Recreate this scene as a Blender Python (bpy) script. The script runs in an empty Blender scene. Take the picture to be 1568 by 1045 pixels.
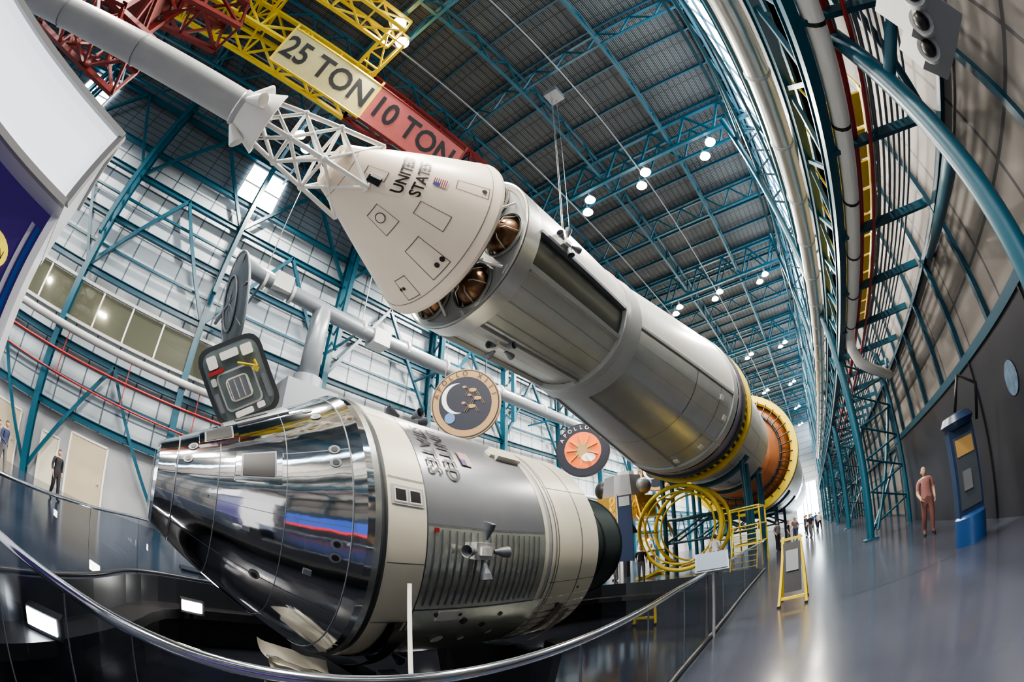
import bpy, bmesh, math, random
from mathutils import Vector, Matrix
random.seed(7)
sc=bpy.context.scene
R=math.radians
# ------------------------------------------------------------------ materials
MATS={}
def mat(name,col,rough=.5,metal=0.,emit=None,es=0.,bump=None,noise=0.,nscale=3.,spec=None,coat=0.):
    if name in MATS: return MATS[name]
    m=bpy.data.materials.new(name);m.use_nodes=True
    nt=m.node_tree;b=nt.nodes['Principled BSDF']
    c=(*col,1)
    b.inputs['Base Color'].default_value=c;b.inputs['Roughness'].default_value=rough;b.inputs['Metallic'].default_value=metal
    if coat: b.inputs['Coat Weight'].default_value=coat
    if emit: b.inputs['Emission Color'].default_value=(*emit,1);b.inputs['Emission Strength'].default_value=es
    pos=nt.nodes.new('ShaderNodeNewGeometry')
    if noise:
        n=nt.nodes.new('ShaderNodeTexNoise');n.inputs['Scale'].default_value=nscale;n.inputs['Detail'].default_value=5
        nt.links.new(pos.outputs['Position'],n.inputs['Vector'])
        mx=nt.nodes.new('ShaderNodeMix');mx.data_type='RGBA'
        mx.inputs[6].default_value=tuple(max(0,x*(1-noise)) for x in col)+(1,)
        mx.inputs[7].default_value=tuple(min(1,x*(1+noise)) for x in col)+(1,)
        nt.links.new(n.outputs['Fac'],mx.inputs[0]);nt.links.new(mx.outputs[2],b.inputs['Base Color'])
    if bump:
        kind,scale,strength=bump[:3]
        if kind=='noise':
            t=nt.nodes.new('ShaderNodeTexNoise');t.inputs['Scale'].default_value=scale;t.inputs['Detail'].default_value=3
            nt.links.new(pos.outputs['Position'],t.inputs['Vector'])
        else:
            t=nt.nodes.new('ShaderNodeTexWave');t.bands_direction=kind;t.inputs['Scale'].default_value=scale
            nt.links.new(pos.outputs['Position'],t.inputs['Vector'])
        bp=nt.nodes.new('ShaderNodeBump');bp.inputs['Strength'].default_value=strength;bp.inputs['Distance'].default_value=bump[3] if len(bump)>3 else .05
        nt.links.new(t.outputs['Fac'],bp.inputs['Height']);nt.links.new(bp.outputs['Normal'],b.inputs['Normal'])
    MATS[name]=m;return m
def glassmat(name,tint,ref=.12):
    m=bpy.data.materials.new(name);m.use_nodes=True;nt=m.node_tree;nt.nodes.clear()
    o=nt.nodes.new('ShaderNodeOutputMaterial');mx=nt.nodes.new('ShaderNodeMixShader');t=nt.nodes.new('ShaderNodeBsdfTransparent')
    g=nt.nodes.new('ShaderNodeBsdfGlossy');g.inputs['Roughness'].default_value=.02
    t.inputs[0].default_value=(*tint,1);f=nt.nodes.new('ShaderNodeFresnel');f.inputs['IOR'].default_value=1.5
    nt.links.new(f.outputs[0],mx.inputs[0]);nt.links.new(t.outputs[0],mx.inputs[1]);nt.links.new(g.outputs[0],mx.inputs[2]);nt.links.new(mx.outputs[0],o.inputs[0])
    MATS[name]=m;return m
def gridmat(name,col,colline,su,sv,axis='XZ',lw=.03,rough=.5,bump=None,noisev=.1):
    m=mat(name,col,rough,noise=noisev,nscale=.6,bump=bump);nt=m.node_tree;b=nt.nodes['Principled BSDF']
    src=b.inputs['Base Color'].links[0].from_socket
    g=nt.nodes.new('ShaderNodeNewGeometry');s=nt.nodes.new('ShaderNodeSeparateXYZ');nt.links.new(g.outputs['Position'],s.inputs[0])
    outs=[]
    for ax,per in ((axis[0],su),(axis[1],sv)):
        d=nt.nodes.new('ShaderNodeMath');d.operation='DIVIDE';nt.links.new(s.outputs[ax],d.inputs[0]);d.inputs[1].default_value=per
        f=nt.nodes.new('ShaderNodeMath');f.operation='FRACT';nt.links.new(d.outputs[0],f.inputs[0])
        l=nt.nodes.new('ShaderNodeMath');l.operation='LESS_THAN';nt.links.new(f.outputs[0],l.inputs[0]);l.inputs[1].default_value=lw/per
        outs.append(l)
    a=nt.nodes.new('ShaderNodeMath');a.operation='MAXIMUM';nt.links.new(outs[0].outputs[0],a.inputs[0]);nt.links.new(outs[1].outputs[0],a.inputs[1])
    mx=nt.nodes.new('ShaderNodeMix');mx.data_type='RGBA';nt.links.new(a.outputs[0],mx.inputs[0]);nt.links.new(src,mx.inputs[6]);mx.inputs[7].default_value=(*colline,1)
    nt.links.new(mx.outputs[2],b.inputs['Base Color']);return m
blue=mat('blue_steel',(.008,.066,.105),.38)
blued=mat('blue_steel_dark',(.005,.040,.068),.4)
white=mat('white_paint',(.82,.80,.75),.30,noise=.06,nscale=1.2)
cream=mat('cream_panel',(.74,.70,.57),.38,noise=.06,nscale=2)
capw=mat('capsule_paint',(.86,.73,.60),.34,noise=.05,nscale=1)
lgray=mat('light_gray',(.42,.43,.43),.4,noise=.08)
mgray=mat('mid_gray',(.16,.17,.19),.42,metal=.3,noise=.08)
silver=mat('silver_paint',(.62,.62,.59),.28,metal=.65,noise=.10,nscale=1.5)
silver2=mat('silver_panel',(.55,.55,.50),.30,metal=.5,noise=.12,nscale=2.)
chrome=mat('chrome_foil',(.76,.77,.80),.07,metal=1,bump=('noise',2.2,.12,.03))
alu=mat('aluminium',(.62,.64,.60),.22,metal=.9,bump=('noise',5,.12,.02))
black=mat('black',(.010,.010,.012),.4)
dark=mat('dark_gray',(.022,.025,.032),.35)
brown=mat('tank_brown',(.26,.14,.07),.3,metal=.6,noise=.2)
copper=mat('copper_dome',(.20,.07,.022),.5,noise=.3,nscale=.7)
yellow=mat('yellow_paint',(.60,.44,.03),.42)
red=mat('red_paint',(.30,.02,.02),.45)
redd=mat('crane_red',(.13,.010,.008),.5)
bellm=mat('bell_dark',(.03,.045,.045),.45,noise=.2)
gold=mat('gold_foil',(.75,.42,.08),.3,metal=.9,bump=('noise',6,.6,.05))
lampm=mat('lamp_glow',(1,1,1),.5,emit=(1,.98,.92),es=60)
winm=mat('daylight_window',(.8,.9,1),.3,emit=(.80,.93,1),es=11)
warm=mat('warm_interior',(.36,.30,.21),.6,emit=(1,.85,.6),es=.2)
skinm=mat('skin',(.5,.29,.2),.5)
glass=glassmat('rail_glass',(.50,.55,.62))
wglass=glassmat('window_glass',(.7,.75,.75))
floorm=gridmat('polished_floor',(.036,.041,.058),(.010,.010,.013),7.5,6.0,'XY',.03,.16,bump=('noise',9,.03,.01),noisev=.25)
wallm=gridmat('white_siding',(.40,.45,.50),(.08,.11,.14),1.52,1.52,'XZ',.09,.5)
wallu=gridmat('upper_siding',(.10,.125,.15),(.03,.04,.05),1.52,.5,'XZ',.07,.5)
wallr=gridmat('gray_siding',(.150,.138,.13),(.04,.04,.045),2.4,1.2,'XZ',.08,.6)
roofm=gridmat('roof_deck',(.042,.045,.049),(.009,.011,.013),1.3,.42,'XY',.09,.55,bump=('Y',3,.5,.05))
# ------------------------------------------------------------------ mesh builder
class M:
    def __init__(s,name): s.name=name;s.v=[];s.f=[];s.mi=[];s.sm=[];s.mats=[]
    def m(s,mt):
        if mt not in s.mats: s.mats.append(mt)
        return s.mats.index(mt)
    def add(s,vs,fs,mt,smooth=False):
        o=len(s.v);s.v+= [tuple(v) for v in vs];k=s.m(mt)
        for f in fs: s.f.append(tuple(i+o for i in f));s.mi.append(k);s.sm.append(smooth)
    def box(s,c,size,mt,rot=None):
        x,y,z=[q/2 for q in size];c=Vector(c)
        vs=[Vector((i*x,j*y,k*z)) for i in(-1,1) for j in(-1,1) for k in(-1,1)]
        if rot is not None: vs=[rot@v for v in vs]
        s.add([c+v for v in vs],[(0,1,3,2),(4,6,7,5),(0,4,5,1),(2,3,7,6),(0,2,6,4),(1,5,7,3)],mt)
    def beam(s,p,q,w,h,mt,up=(0,0,1)):
        p=Vector(p);q=Vector(q);d=q-p;L=d.length
        if L<1e-6:return
        x=d/L;u=Vector(up)
        if abs(x.dot(u))>.98:u=Vector((0,1,0))
        y=u.cross(x).normalized();z=x.cross(y)
        s.box((p+q)/2,(L,w,h),mt,Matrix((x,y,z)).transposed())
    def ibeam(s,p,q,w,h,mt,up=(0,0,1)):
        p=Vector(p);q=Vector(q);x=(q-p).normalized();u=Vector(up)
        if abs(x.dot(u))>.98:u=Vector((0,1,0))
        y=u.cross(x).normalized();z=x.cross(y)
        s.beam(p,q,w*.2,h,mt,up);
        for k in(-1,1): s.beam(p+z*k*h/2,q+z*k*h/2,w,h*.12,mt,up)
    def tube(s,p,q,r,mt,r2=None,n=12,cap=True,smooth=True):
        s.lathe([(0,r),((Vector(q)-Vector(p)).length,r if r2 is None else r2)],p,Vector(q)-Vector(p),mt,n,cap,smooth)
    def lathe(s,prof,o,axis,mt,n=32,cap=False,smooth=True,a0=0,a1=360):
        o=Vector(o);x=Vector(axis).normalized()
        if abs(x.x)>.9: y=Vector((0,1,0))
        else: y=Vector((0,0,1)) if abs(x.z)<.9 else Vector((1,0,0))
        y=(y-x*y.dot(x)).normalized();z=x.cross(y)
        full=abs(a1-a0)>=360;nn=n if full else n+1
        rings=[]
        for t,r in prof:
            rings.append([o+x*t+(y*math.cos(R(a0+(a1-a0)*i/n))+z*math.sin(R(a0+(a1-a0)*i/n)))*r for i in range(nn)])
        for k in range(len(prof)-1):
            mm=mt[k] if isinstance(mt,(list,tuple)) else mt
            vs=rings[k]+rings[k+1]
            fs=[(i,(i+1)%nn,(i+1)%nn+nn,i+nn) for i in range(n)]
            s.add(vs,fs,mm,smooth)
        if cap and full:
            m0=mt[0] if isinstance(mt,(list,tuple)) else mt;m1=mt[-1] if isinstance(mt,(list,tuple)) else mt
            s.add(rings[0],[tuple(range(n))[::-1]],m0);s.add(rings[-1],[tuple(range(n))],m1)
    def sphere(s,c,r,mt,n=20,scale=(1,1,1),wob=0.):
        c=Vector(c);vs=[];fs=[];m=n//2
        for j in range(m+1):
            for i in range(n):
                t=math.pi*j/m;p=2*math.pi*i/n
                k=1+(random.uniform(-wob,wob) if 0<j<m else 0)
                vs.append(c+Vector((math.sin(t)*math.cos(p)*scale[0],math.sin(t)*math.sin(p)*scale[1],math.cos(t)*scale[2]))*r*k)
        for j in range(m):
            for i in range(n): fs.append((j*n+i,j*n+(i+1)%n,(j+1)*n+(i+1)%n,(j+1)*n+i))
        s.add(vs,fs,mt,True)
    def path(s,pts,r,mt,n=10,closed=False):
        pts=[Vector(p) for p in pts];N=len(pts);rings=[]
        prev=None
        for i,p in enumerate(pts):
            a=pts[(i-1)%N] if (closed or i>0) else p;b=pts[(i+1)%N] if (closed or i<N-1) else p
            x=(b-a).normalized()
            if prev is None:
                u=Vector((0,0,1)) if abs(x.z)<.9 else Vector((0,1,0));y=u.cross(x).normalized()
            else: y=(prev-x*prev.dot(x)).normalized()
            prev=y;z=x.cross(y)
            rings+= [p+(y*math.cos(2*math.pi*k/n)+z*math.sin(2*math.pi*k/n))*r for k in range(n)]
        fs=[]
        for i in range(N if closed else N-1):
            j=(i+1)%N
            for k in range(n): fs.append((i*n+k,i*n+(k+1)%n,j*n+(k+1)%n,j*n+k))
        if not closed: fs.append(tuple(range(n))[::-1]);fs.append(tuple((N-1)*n+k for k in range(n)))
        s.add(rings,fs,mt,True)
    def torus(s,c,axis,Rr,r,mt,n=48,m=10):
        x=Vector(axis).normalized();u=Vector((0,0,1)) if abs(x.z)<.9 else Vector((0,1,0));y=u.cross(x).normalized();z=x.cross(y);c=Vector(c)
        s.path([c+(y*math.cos(2*math.pi*i/n)+z*math.sin(2*math.pi*i/n))*Rr for i in range(n)],r,mt,m,True)
    def text(s,body,size,fn,mt,bold=0.):
        cu=bpy.data.curves.new('t','FONT');cu.body=body;cu.size=size;cu.align_x='CENTER';cu.align_y='CENTER';cu.resolution_u=3;cu.offset=bold
        ob=bpy.data.objects.new('t',cu);sc.collection.objects.link(ob)
        dg=bpy.context.evaluated_depsgraph_get();me=bpy.data.meshes.new_from_object(ob.evaluated_get(dg))
        # refine so long thin triangles follow curved surfaces
        bm_=bmesh.new();bm_.from_mesh(me);bmesh.ops.subdivide_edges(bm_,edges=bm_.edges[:],cuts=1);bm_.to_mesh(me);bm_.free()
        s.add([fn(v.co.x,v.co.y) for v in me.vertices],[tuple(p.vertices) for p in me.polygons],mt)
        bpy.data.objects.remove(ob);bpy.data.meshes.remove(me)
    def truss(s,p,q,depth,mt,bay=1.5,chord=.12,web=.07,up=(0,0,1),flat=False):
        p=Vector(p);q=Vector(q);u=Vector(up)*depth;L=(q-p).length;n=max(1,round(L/bay))
        s.beam(p,q,chord,chord,mt);s.beam(p+u,q+u,chord,chord,mt)
        for i in range(n):
            a=p.lerp(q,i/n);b=p.lerp(q,(i+1)/n);c=p.lerp(q,(i+.5)/n)
            s.beam(a,c+u,web,web,mt);s.beam(c+u,b,web,web,mt)
    def boxtruss(s,p,q,w,h,mt,bay=1.5,chord=.14,web=.08):
        p=Vector(p);q=Vector(q);x=(q-p).normalized();y=Vector((0,0,1)).cross(x)
        if y.length<.1:y=Vector((0,1,0))
        y=y.normalized();z=x.cross(y)
        cs=[y*a*w/2+z*b*h/2 for a,b in((-1,-1),(1,-1),(1,1),(-1,1))]
        n=max(1,round((q-p).length/bay))
        for c in cs: s.beam(p+c,q+c,chord,chord,mt)
        for i in range(n+1):
            a=p.lerp(q,i/n)
            for k in range(4):
                s.beam(a+cs[k],a+cs[(k+1)%4],web,web,mt)
                if i<n:
                    b=p.lerp(q,(i+1)/n);k2=(k+1)%4
                    if i%2: s.beam(a+cs[k],b+cs[k2],web,web,mt)
                    else: s.beam(a+cs[k2],b+cs[k],web,web,mt)
    def done(s,recalc=False):
        xs=[Vector(v) for v in s.v]
        lo=Vector((min(v.x for v in xs),min(v.y for v in xs),min(v.z for v in xs)));hi=Vector((max(v.x for v in xs),max(v.y for v in xs),max(v.z for v in xs)))
        c=Vector(((lo.x+hi.x)/2,(lo.y+hi.y)/2,lo.z))
        me=bpy.data.meshes.new(s.name);me.from_pydata([tuple(v-c) for v in xs],[],s.f)
        for m in s.mats: me.materials.append(m)
        me.polygons.foreach_set('material_index',s.mi);me.polygons.foreach_set('use_smooth',s.sm);me.update()
        ob=bpy.data.objects.new(s.name,me);ob.location=c;sc.collection.objects.link(ob);return ob
def patch(b,cv,cz,prof,u0,u1,a0,a1,off,mt,nu=4,na=8,thick=True):
    def rad(u):
        for (ua,ra),(ub,rb) in zip(prof,prof[1:]):
            if ua<=u<=ub: return ra+(rb-ra)*(u-ua)/max(1e-9,ub-ua)
        return prof[-1][1] if u>prof[-1][0] else prof[0][1]
    def P(u,a,o): r=rad(u)+o;return (u,cv+r*math.cos(R(a)),cz+r*math.sin(R(a)))
    vs=[P(u0+(u1-u0)*i/nu,a0+(a1-a0)*j/na,off) for i in range(nu+1) for j in range(na+1)]
    fs=[(i*(na+1)+j,i*(na+1)+j+1,(i+1)*(na+1)+j+1,(i+1)*(na+1)+j) for i in range(nu) for j in range(na)]
    b.add(vs,fs,mt,True)
    if thick:
        loop=[(u0+(u1-u0)*i/nu,a0) for i in range(nu)]+[(u1,a0+(a1-a0)*j/na) for j in range(na)]+[(u1-(u1-u0)*i/nu,a1) for i in range(nu)]+[(u0,a1-(a1-a0)*j/na) for j in range(na)]
        n=len(loop);vs=[P(u,a,off) for u,a in loop]+[P(u,a,-.03) for u,a in loop]
        b.add(vs,[(i,(i+1)%n,(i+1)%n+n,i+n) for i in range(n)],mt)
def outline(b,cv,cz,prof,u0,u1,a0,a1,off,mt,w=.012,r=2.):
    da=math.degrees(w/r)
    patch(b,cv,cz,prof,u0,u1,a0,a0+da,off,mt,4,1,False);patch(b,cv,cz,prof,u0,u1,a1-da,a1,off,mt,4,1,False)
    patch(b,cv,cz,prof,u0,u0+w,a0,a1,off,mt,1,8,False);patch(b,cv,cz,prof,u1-w,u1,a0,a1,off,mt,1,8,False)
def disc_on(b,cv,cz,r,u,a,rad,off,mt,n=14,slope=0.):
    vs=[(u,cv+(r+off)*math.cos(R(a)),cz+(r+off)*math.sin(R(a)))]
    for i in range(n):
        t=2*math.pi*i/n;aa=a+math.degrees(rad*math.sin(t)/r);du=rad*math.cos(t);rr=r+off+slope*du
        vs.append((u+du,cv+rr*math.cos(R(aa)),cz+rr*math.sin(R(aa))))
    b.add(vs,[(0,1+i,1+(i+1)%n) for i in range(n)],mt)
# ------------------------------------------------------------------ room shell
H=25.
pit=[(-2.7,3.3),(-1.6,2.75),(-.86,2.29),(-.36,1.96),(-.03,1.72),(.44,1.48),(1.14,1.33),(2.07,1.33),(3.3,1.44),(4.77,1.6),(7.5,1.75),(10.7,1.9),(15.9,2.0),(17.5,3.2),(17.8,6),(17,9.2),(13,10.2),(8,10.4),(4,10.1),(1.5,9.6),(.1,8.7),(-.75,6.85),(-1.8,4.9)]
def smoothloop(p,k=3,closed=True):
    out=[];n=len(p)
    for i in range(n if closed else n-1):
        p0,p1,p2,p3=[Vector(p[(i+j)%n] if closed else p[min(max(i+j,0),n-1)]) for j in(-1,0,1,2)]
        for t in [q/k for q in range(k)]:
            out.append(.5*((2*p1)+(p2-p0)*t+(2*p0-5*p1+4*p2-p3)*t*t+(3*p1-p0-3*p2+p3)*t**3))
    if not closed: out.append(Vector(p[-1]))
    return out
pitl=smoothloop([(a,b,0) for a,b in pit])
bm=bmesh.new()
ov=[bm.verts.new(v) for v in((-30,-9,0),(110,-9,0),(110,22,0),(-30,22,0))]
pv=[bm.verts.new(v) for v in pitl]
es=[bm.edges.new((ov[i],ov[(i+1)%4])) for i in range(4)]+[bm.edges.new((pv[i],pv[(i+1)%len(pv)])) for i in range(len(pv))]
bmesh.ops.triangle_fill(bm,edges=es,use_beauty=True)
for f in bm.faces:
    if f.normal.z<0: f.normal_flip()
me=bpy.data.meshes.new('floor');bm.to_mesh(me);bm.free();me.materials.append(floorm)
fo=bpy.data.objects.new('floor',me);sc.collection.objects.link(fo)
b=M('display_pit')
n=len(pitl);b.add([v for v in pitl]+[v+Vector((0,0,-1.5)) for v in pitl],[(i,(i+1)%n,(i+1)%n+n,i+n) for i in range(n)],dark)
b.add([v+Vector((0,0,-1.5)) for v in pitl],[tuple(range(n))],mat('pit_floor',(.010,.011,.015),.12))
cc=Vector((7,6,0))
ins=[cc+(v-cc)*.93 for v in pitl]
b.add([v+Vector((0,0,-.55)) for v in pitl]+[v+Vector((0,0,-.55)) for v in ins]+[v+Vector((0,0,-.75)) for v in ins],[(i,(i+1)%n,(i+1)%n+n,i+n) for i in range(n)]+[(i+n,(i+1)%n+n,(i+1)%n+2*n,i+2*n) for i in range(n)],black)
b.done()
b=M('wall_left')
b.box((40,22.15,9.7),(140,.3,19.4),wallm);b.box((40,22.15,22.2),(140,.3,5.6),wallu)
b.box((40,21.97,1.7),(140,.06,3.4),mat('lower_wall_white',(.36,.37,.39),.5))
b.done()
for i,u0 in enumerate((-15,1,16.6,32,48,64)):
    b=M('window_%d'%(i+1))
    b.box((u0,21.9,20.9),(2.9,.12,3.3),winm)
    for k in(-1,0,1): b.beam((u0+k*1.45,21.8,19.2),(u0+k*1.45,21.8,22.6),.1,.12,white)
    for z in(19.25,20.9,22.55): b.beam((u0-1.45,21.8,z),(u0+1.45,21.8,z),.1,.12,white)
    b.done()
b=M('ceiling');b.box((40,8.5,H+.15),(140,27,.3),roofm);b.done()
b=M('wall_right')
b.box((40,-5.15,6),(140,.3,12),wallr)
b.box((40,-4.6,12.1),(140,1.4,.2),blued)
b.box((40,-4.1,16),(140,.2,8),wallr)
b.box((40,-4.15,24.6),(140,.2,1.2),wallr)
for i in range(60): b.beam((-25+i*2.2,-4.95,0),(-25+i*2.2,-4.95,11.9),.14,.18,blued)
for z in (3.4,6.4,9.4): b.beam((-28,-4.93,z),(109,-4.93,z),.12,.15,blued)
b.done()
b=M('window_7')
b.box((40,-4.1,22),(138,.08,3.9),winm)
for i in range(90): b.beam((-28+i*1.56,-4.0,20),(-28+i*1.56,-4.0,24),.08,.1,blue)
for z in(20,22,24): b.beam((-28,-4.0,z),(108,-4.0,z),.12,.12,blue)
b.done()
b=M('wall_end');b.box((110.15,8.5,H/2),(.3,27,H),wallm);b.done()
b=M('window_8');b.box((109.9,1.0,5.),(.1,6,9.6),winm);
for v in(-2,0,1.,2,4): b.beam((109.8,v,.2),(109.8,v,9.8),.15,.15,blue)
b.done()
b=M('wall_back');b.box((-30.15,8.5,H/2),(.3,27,H),wallm);b.done()
b=M('window_9');b.box((-29.9,9,9),(.1,22,12),mat('back_fill_glow',(.8,.9,1),.3,emit=(.85,.94,1),es=4))  # unseen glowing panel with mullions, added as fill from behind the camera
for v in range(-2,21,2): b.beam((-29.8,v,3),(-29.8,v,15),.12,.12,blue)
for z in(3,6,9,12,15): b.beam((-29.8,-2,z),(-29.8,20,z),.12,.12,blue)
b.done()
b=M('wall_frame_left')
cols=[-22,-14.6,-6.8,1,8.8,16.6,24.4,32.2,40,47.8,55.6,63.4,71.2,79,86.8,94.6,102.4]
lev=[3.6,6.6,10.6,13.8,17.0,19.0,22.8]
for c in cols:
    b.ibeam((c,21.3,0),(c,21.3,24),.35,.45,blue,(0,1,0))
    b.ibeam((c,20.3,12),(c,20.3,24),.25,.3,blue,(0,1,0))
    for k in range(6):
        b.beam((c,20.3,12+2*k),(c,21.3,13+2*k),.09,.09,blue);b.beam((c,21.3,13+2*k),(c,20.3,14+2*k),.09,.09,blue)
for z in lev: b.ibeam((-28,21.5,z),(109,21.5,z),.25,.32,blue)
for z in (12.2,15.4,5.1): b.beam((-28,21.7,z),(109,21.7,z),.12,.14,blue)
for i,(a,c) in enumerate(zip(cols,cols[1:])):
    m=(a+c)/2
    b.beam((a,21.4,10.6),(m,21.4,17),.2,.2,blue);b.beam((m,21.4,17),(c,21.4,10.6),.2,.2,blue)
    b.beam((a,21.4,17),(m,21.4,22.8),.2,.2,blue);b.beam((m,21.4,22.8),(c,21.4,17),.2,.2,blue)
    b.beam((a,21.4,0.2),(m,21.4,6.6),.18,.18,blue);b.beam((m,21.4,6.6),(c,21.4,.2),.18,.18,blue)
b.done()
b=M('window_10')
b.box((-6,21.85,8.85),(22,.1,2.0),warm);b.box((-6,21.6,8.85),(22,.03,2.0),wglass)
for u in range(-17,6,2): b.beam((u,21.55,7.85),(u,21.55,9.85),.09,.09,white)
for z in(7.8,9.9): b.beam((-17,21.55,z),(5,21.55,z),.16,.16,lgray)
for u in(-8.8,-4.7): 
    b.sphere((u,21.72,9.0),.16,lampm,10,(1,.2,1)) if u<-8 else b.box((u,21.72,8.8),(.5,.05,.18),lampm)
b.done()
b=M('wall_pipes')
b.tube((-20,21.0,7.2),(40,21.0,7.2),.2,lgray);b.tube((-20,21.0,6.0),(14,21.0,6.0),.06,red)
b.tube((-20,20.8,5.2),(14,20.8,4.6),.05,red)
for u in range(-18,14,4): b.beam((u,21.0,7.2),(u,21.0,4.8),.05,.05,red)
b.done()
for i,(u,w,h,mt) in enumerate(((-5.6,1.1,2.3,cream),(-3.3,2.2,2.9,warm),(1.5,1.1,2.2,lgray),(-9,2.6,2.6,warm))):
    b=M('door_%d'%(i+1));b.box((u,21.88,h/2),(w,.08,h),mt)
    for k in(-1,1): b.beam((u+k*w/2,21.85,0),(u+k*w/2,21.85,h),.1,.12,white)
    b.beam((u-w/2,21.85,h),(u+w/2,21.85,h),.12,.1,white);b.box((u+w*.38,21.8,1.05),(.12,.08,.05),silver);b.done()
b=M('roof_truss')
for k in range(-1,7):
    u=1+15.6*k
    b.truss((u,-4,22.3),(u,21.8,22.3),2.4,blue,2.6,.22,.13)
    b.truss((u+1.2,-4,22.3),(u+1.2,21.8,22.3),2.4,blue,2.6,.16,.10)
    u2=u+7.8
    b.truss((u2,-4,23.2),(u2,21.8,23.2),1.6,blue,2.2,.14,.09)
for v in (-3.5,1.5,6.5,11.5,16.5,20.5): b.truss((-28,v,22.6),(108,v,22.6),2.1,blue,2.6,.15,.09)
for i in range(50): b.beam((-28+i*2.6,-4,24.8),(-28+i*2.6,21.8,24.8),.1,.22,blued)
for v in (4,9,14,18.5): b.tube((-28,v,22.0),(108,v,22.0),.05,mgray,n=6)
b.done()
for k in range(-1,7):
    for v in(-.5,4,8,12.4,17):
        u=1.5+15.6*k
        if k<=0 and v==12.4: continue
        b=M('high_bay_lamp')
        for d in(-.35,.35):
            b.tube((u+d*1.2,v+d,22.3),(u+d*1.2,v+d,21.95),.04,mgray,n=6)
            b.lathe([(0,.08),(.25,.16),(.5,.34),(.52,.34)],(u+d*1.2,v+d,21.95),(0,0,-1),silver,16)
            b.sphere((u+d*1.2,v+d,21.5),.3,lampm,12,(1,1,.5))
        b.done()
        ld=bpy.data.lights.new('lamp_light','SPOT');ld.energy=10500;ld.spot_size=R(150);ld.spot_blend=.5;ld.shadow_soft_size=.35;ld.color=(1,.92,.80)
        lo=bpy.data.objects.new('lamp_light',ld);lo.location=(u,v,21.1);sc.collection.objects.link(lo)
# ------------------------------------------------------------------ right side steel
b=M('steel_frame_right')
for u,v in ((3.5,-3.0),(16,-2.2),(28,-2.4),(40,-2.4),(52,-2.4),(64,-2.4),(76,-2.4),(88,-2.4)):
    b.tube((u,v,0),(u,v,22),.16,blue,n=16)
    b.box((u,v,.04),(.6,.6,.08),blued)
    b.tube((u,-3.9,8),(u,-3.9,22),.09,blue,n=10)
    for k in range(6): b.beam((u,v,9+2*k),(u,-3.9,10+2*k),.08,.08,blue);b.beam((u,-3.9,10+2*k),(u,v,11+2*k),.08,.08,blue)
for z in (6.9,8.3): b.ibeam((-12,-2.3,z),(105,-2.3,z),.2,.3,blue)
b.truss((-12,-2.3,6.9),(105,-2.3,6.9),1.4,blue,2.0,.14,.09)
for z in (12,17,20): b.beam((-12,-2.35,z),(105,-2.35,z),.14,.18,blue)
us=[-9,3.5,16,28,40,52,64,76,88]
for a,c in zip(us,us[1:]):
    b.tube((a,-2.5,8.3),(c,-2.5,12),.07,blue);b.tube((a,-2.5,17),(c,-2.5,12),.07,blue);b.tube((a,-2.5,17),(c,-2.5,20),.07,blue)
    if c>5:
        b.tube((c,-2.5,0.3),(c+2.2,-4.8,6.8),.07,blue);b.tube((c,-2.3,0.3),(c+3.5,-4.4,0.3+2.6),.06,blue)
        for k in range(5): b.tube((c,-2.4,.5+1.2*k),(c+1.4,-4.2,1.1+1.2*k),.04,blue);b.tube((c,-2.4,1.7+1.2*k),(c+1.4,-4.2,1.1+1.2*k),.04,blue)
        b.tube((c+1.4,-4.2,0),(c+1.4,-4.2,6.9),.10,blue)
for i in range(44): u=-10+i*2.6;b.beam((u,-2.3,6.8),(u,-5.0,6.8),.10,.2,blue)
b.tube((3.5,-3,4.3),(9.5,-4.9,6.2),.12,blue);b.tube((-1,-4.5,6.6),(3.5,-3,9),.15,blue);b.tube((0,-2.4,8.5),(6,-4.9,6.2),.09,blue)
b.tube((3.5,-3,7.0),(-4,-3.4,7.6),.13,blue);b.tube((3.5,-3,5.6),(1.0,-4.9,6.8),.10,blue)
b.done()
b=M('overhead_pipes')
b.tube((-12,-2.65,6.8),(14,-2.65,6.8),.19,white,n=18);b.path([(14,-2.65,6.8),(14.5,-2.65,6.5),(14.6,-2.8,6.0),(15,-3.2,5.8),(17,-4.4,5.8)],.19,white)
for u in range(-11,14,2): b.tube((u,-2.65,6.8),(u+.07,-2.65,6.8),.205,black)
b.tube((-12,-2.95,6.9),(60,-2.95,6.9),.08,red);b.tube((-12,-3.15,6.6),(60,-3.15,6.6),.04,red)
b.tube((-12,-3.35,6.9),(60,-3.35,6.9),.06,lgray);b.tube((-12,-3.5,6.9),(60,-3.5,6.9),.05,mgray)
for k in range(6): b.tube((-12,-3.7-.15*k,6.95),(60,-3.7-.15*k,6.95),.035,mgray,n=6)
b.done()
b=M('ventilation_duct')
b.tube((-12,-2.0,9.0),(60,-2.0,9.0),.28,silver,n=20)
for i in range(36): b.tube((-11+i*2,-2.0,9.0),(-10.93+i*2,-2.0,9.0),.305,lgray,n=20)
b.done()
b=M('overhead_catwalk')
for i in range(11):
    u=5.5+i*.9
    b.box((u,-3.0,7.45),(.8,1.1,.05),yellow)
for v in(-2.45,-3.6):
    b.beam((5,v,7.45),(15,v,7.45),.05,.16,yellow);b.tube((5,v,8.4),(15,v,8.4),.025,yellow)
    for i in range(9): b.tube((5+i*1.25,v,7.45),(5+i*1.25,v,8.4),.025,yellow)
b.done()
b=M('projector_unit')
c=Vector((2.0,-3.0,4.7))
b.box(c,(.55,.75,.55),lgray,Matrix.Rotation(.5,3,'Z'));b.box(c+Vector((.5,-.15,.1)),(.5,.5,.4),lgray,Matrix.Rotation(.5,3,'Z'))
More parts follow.
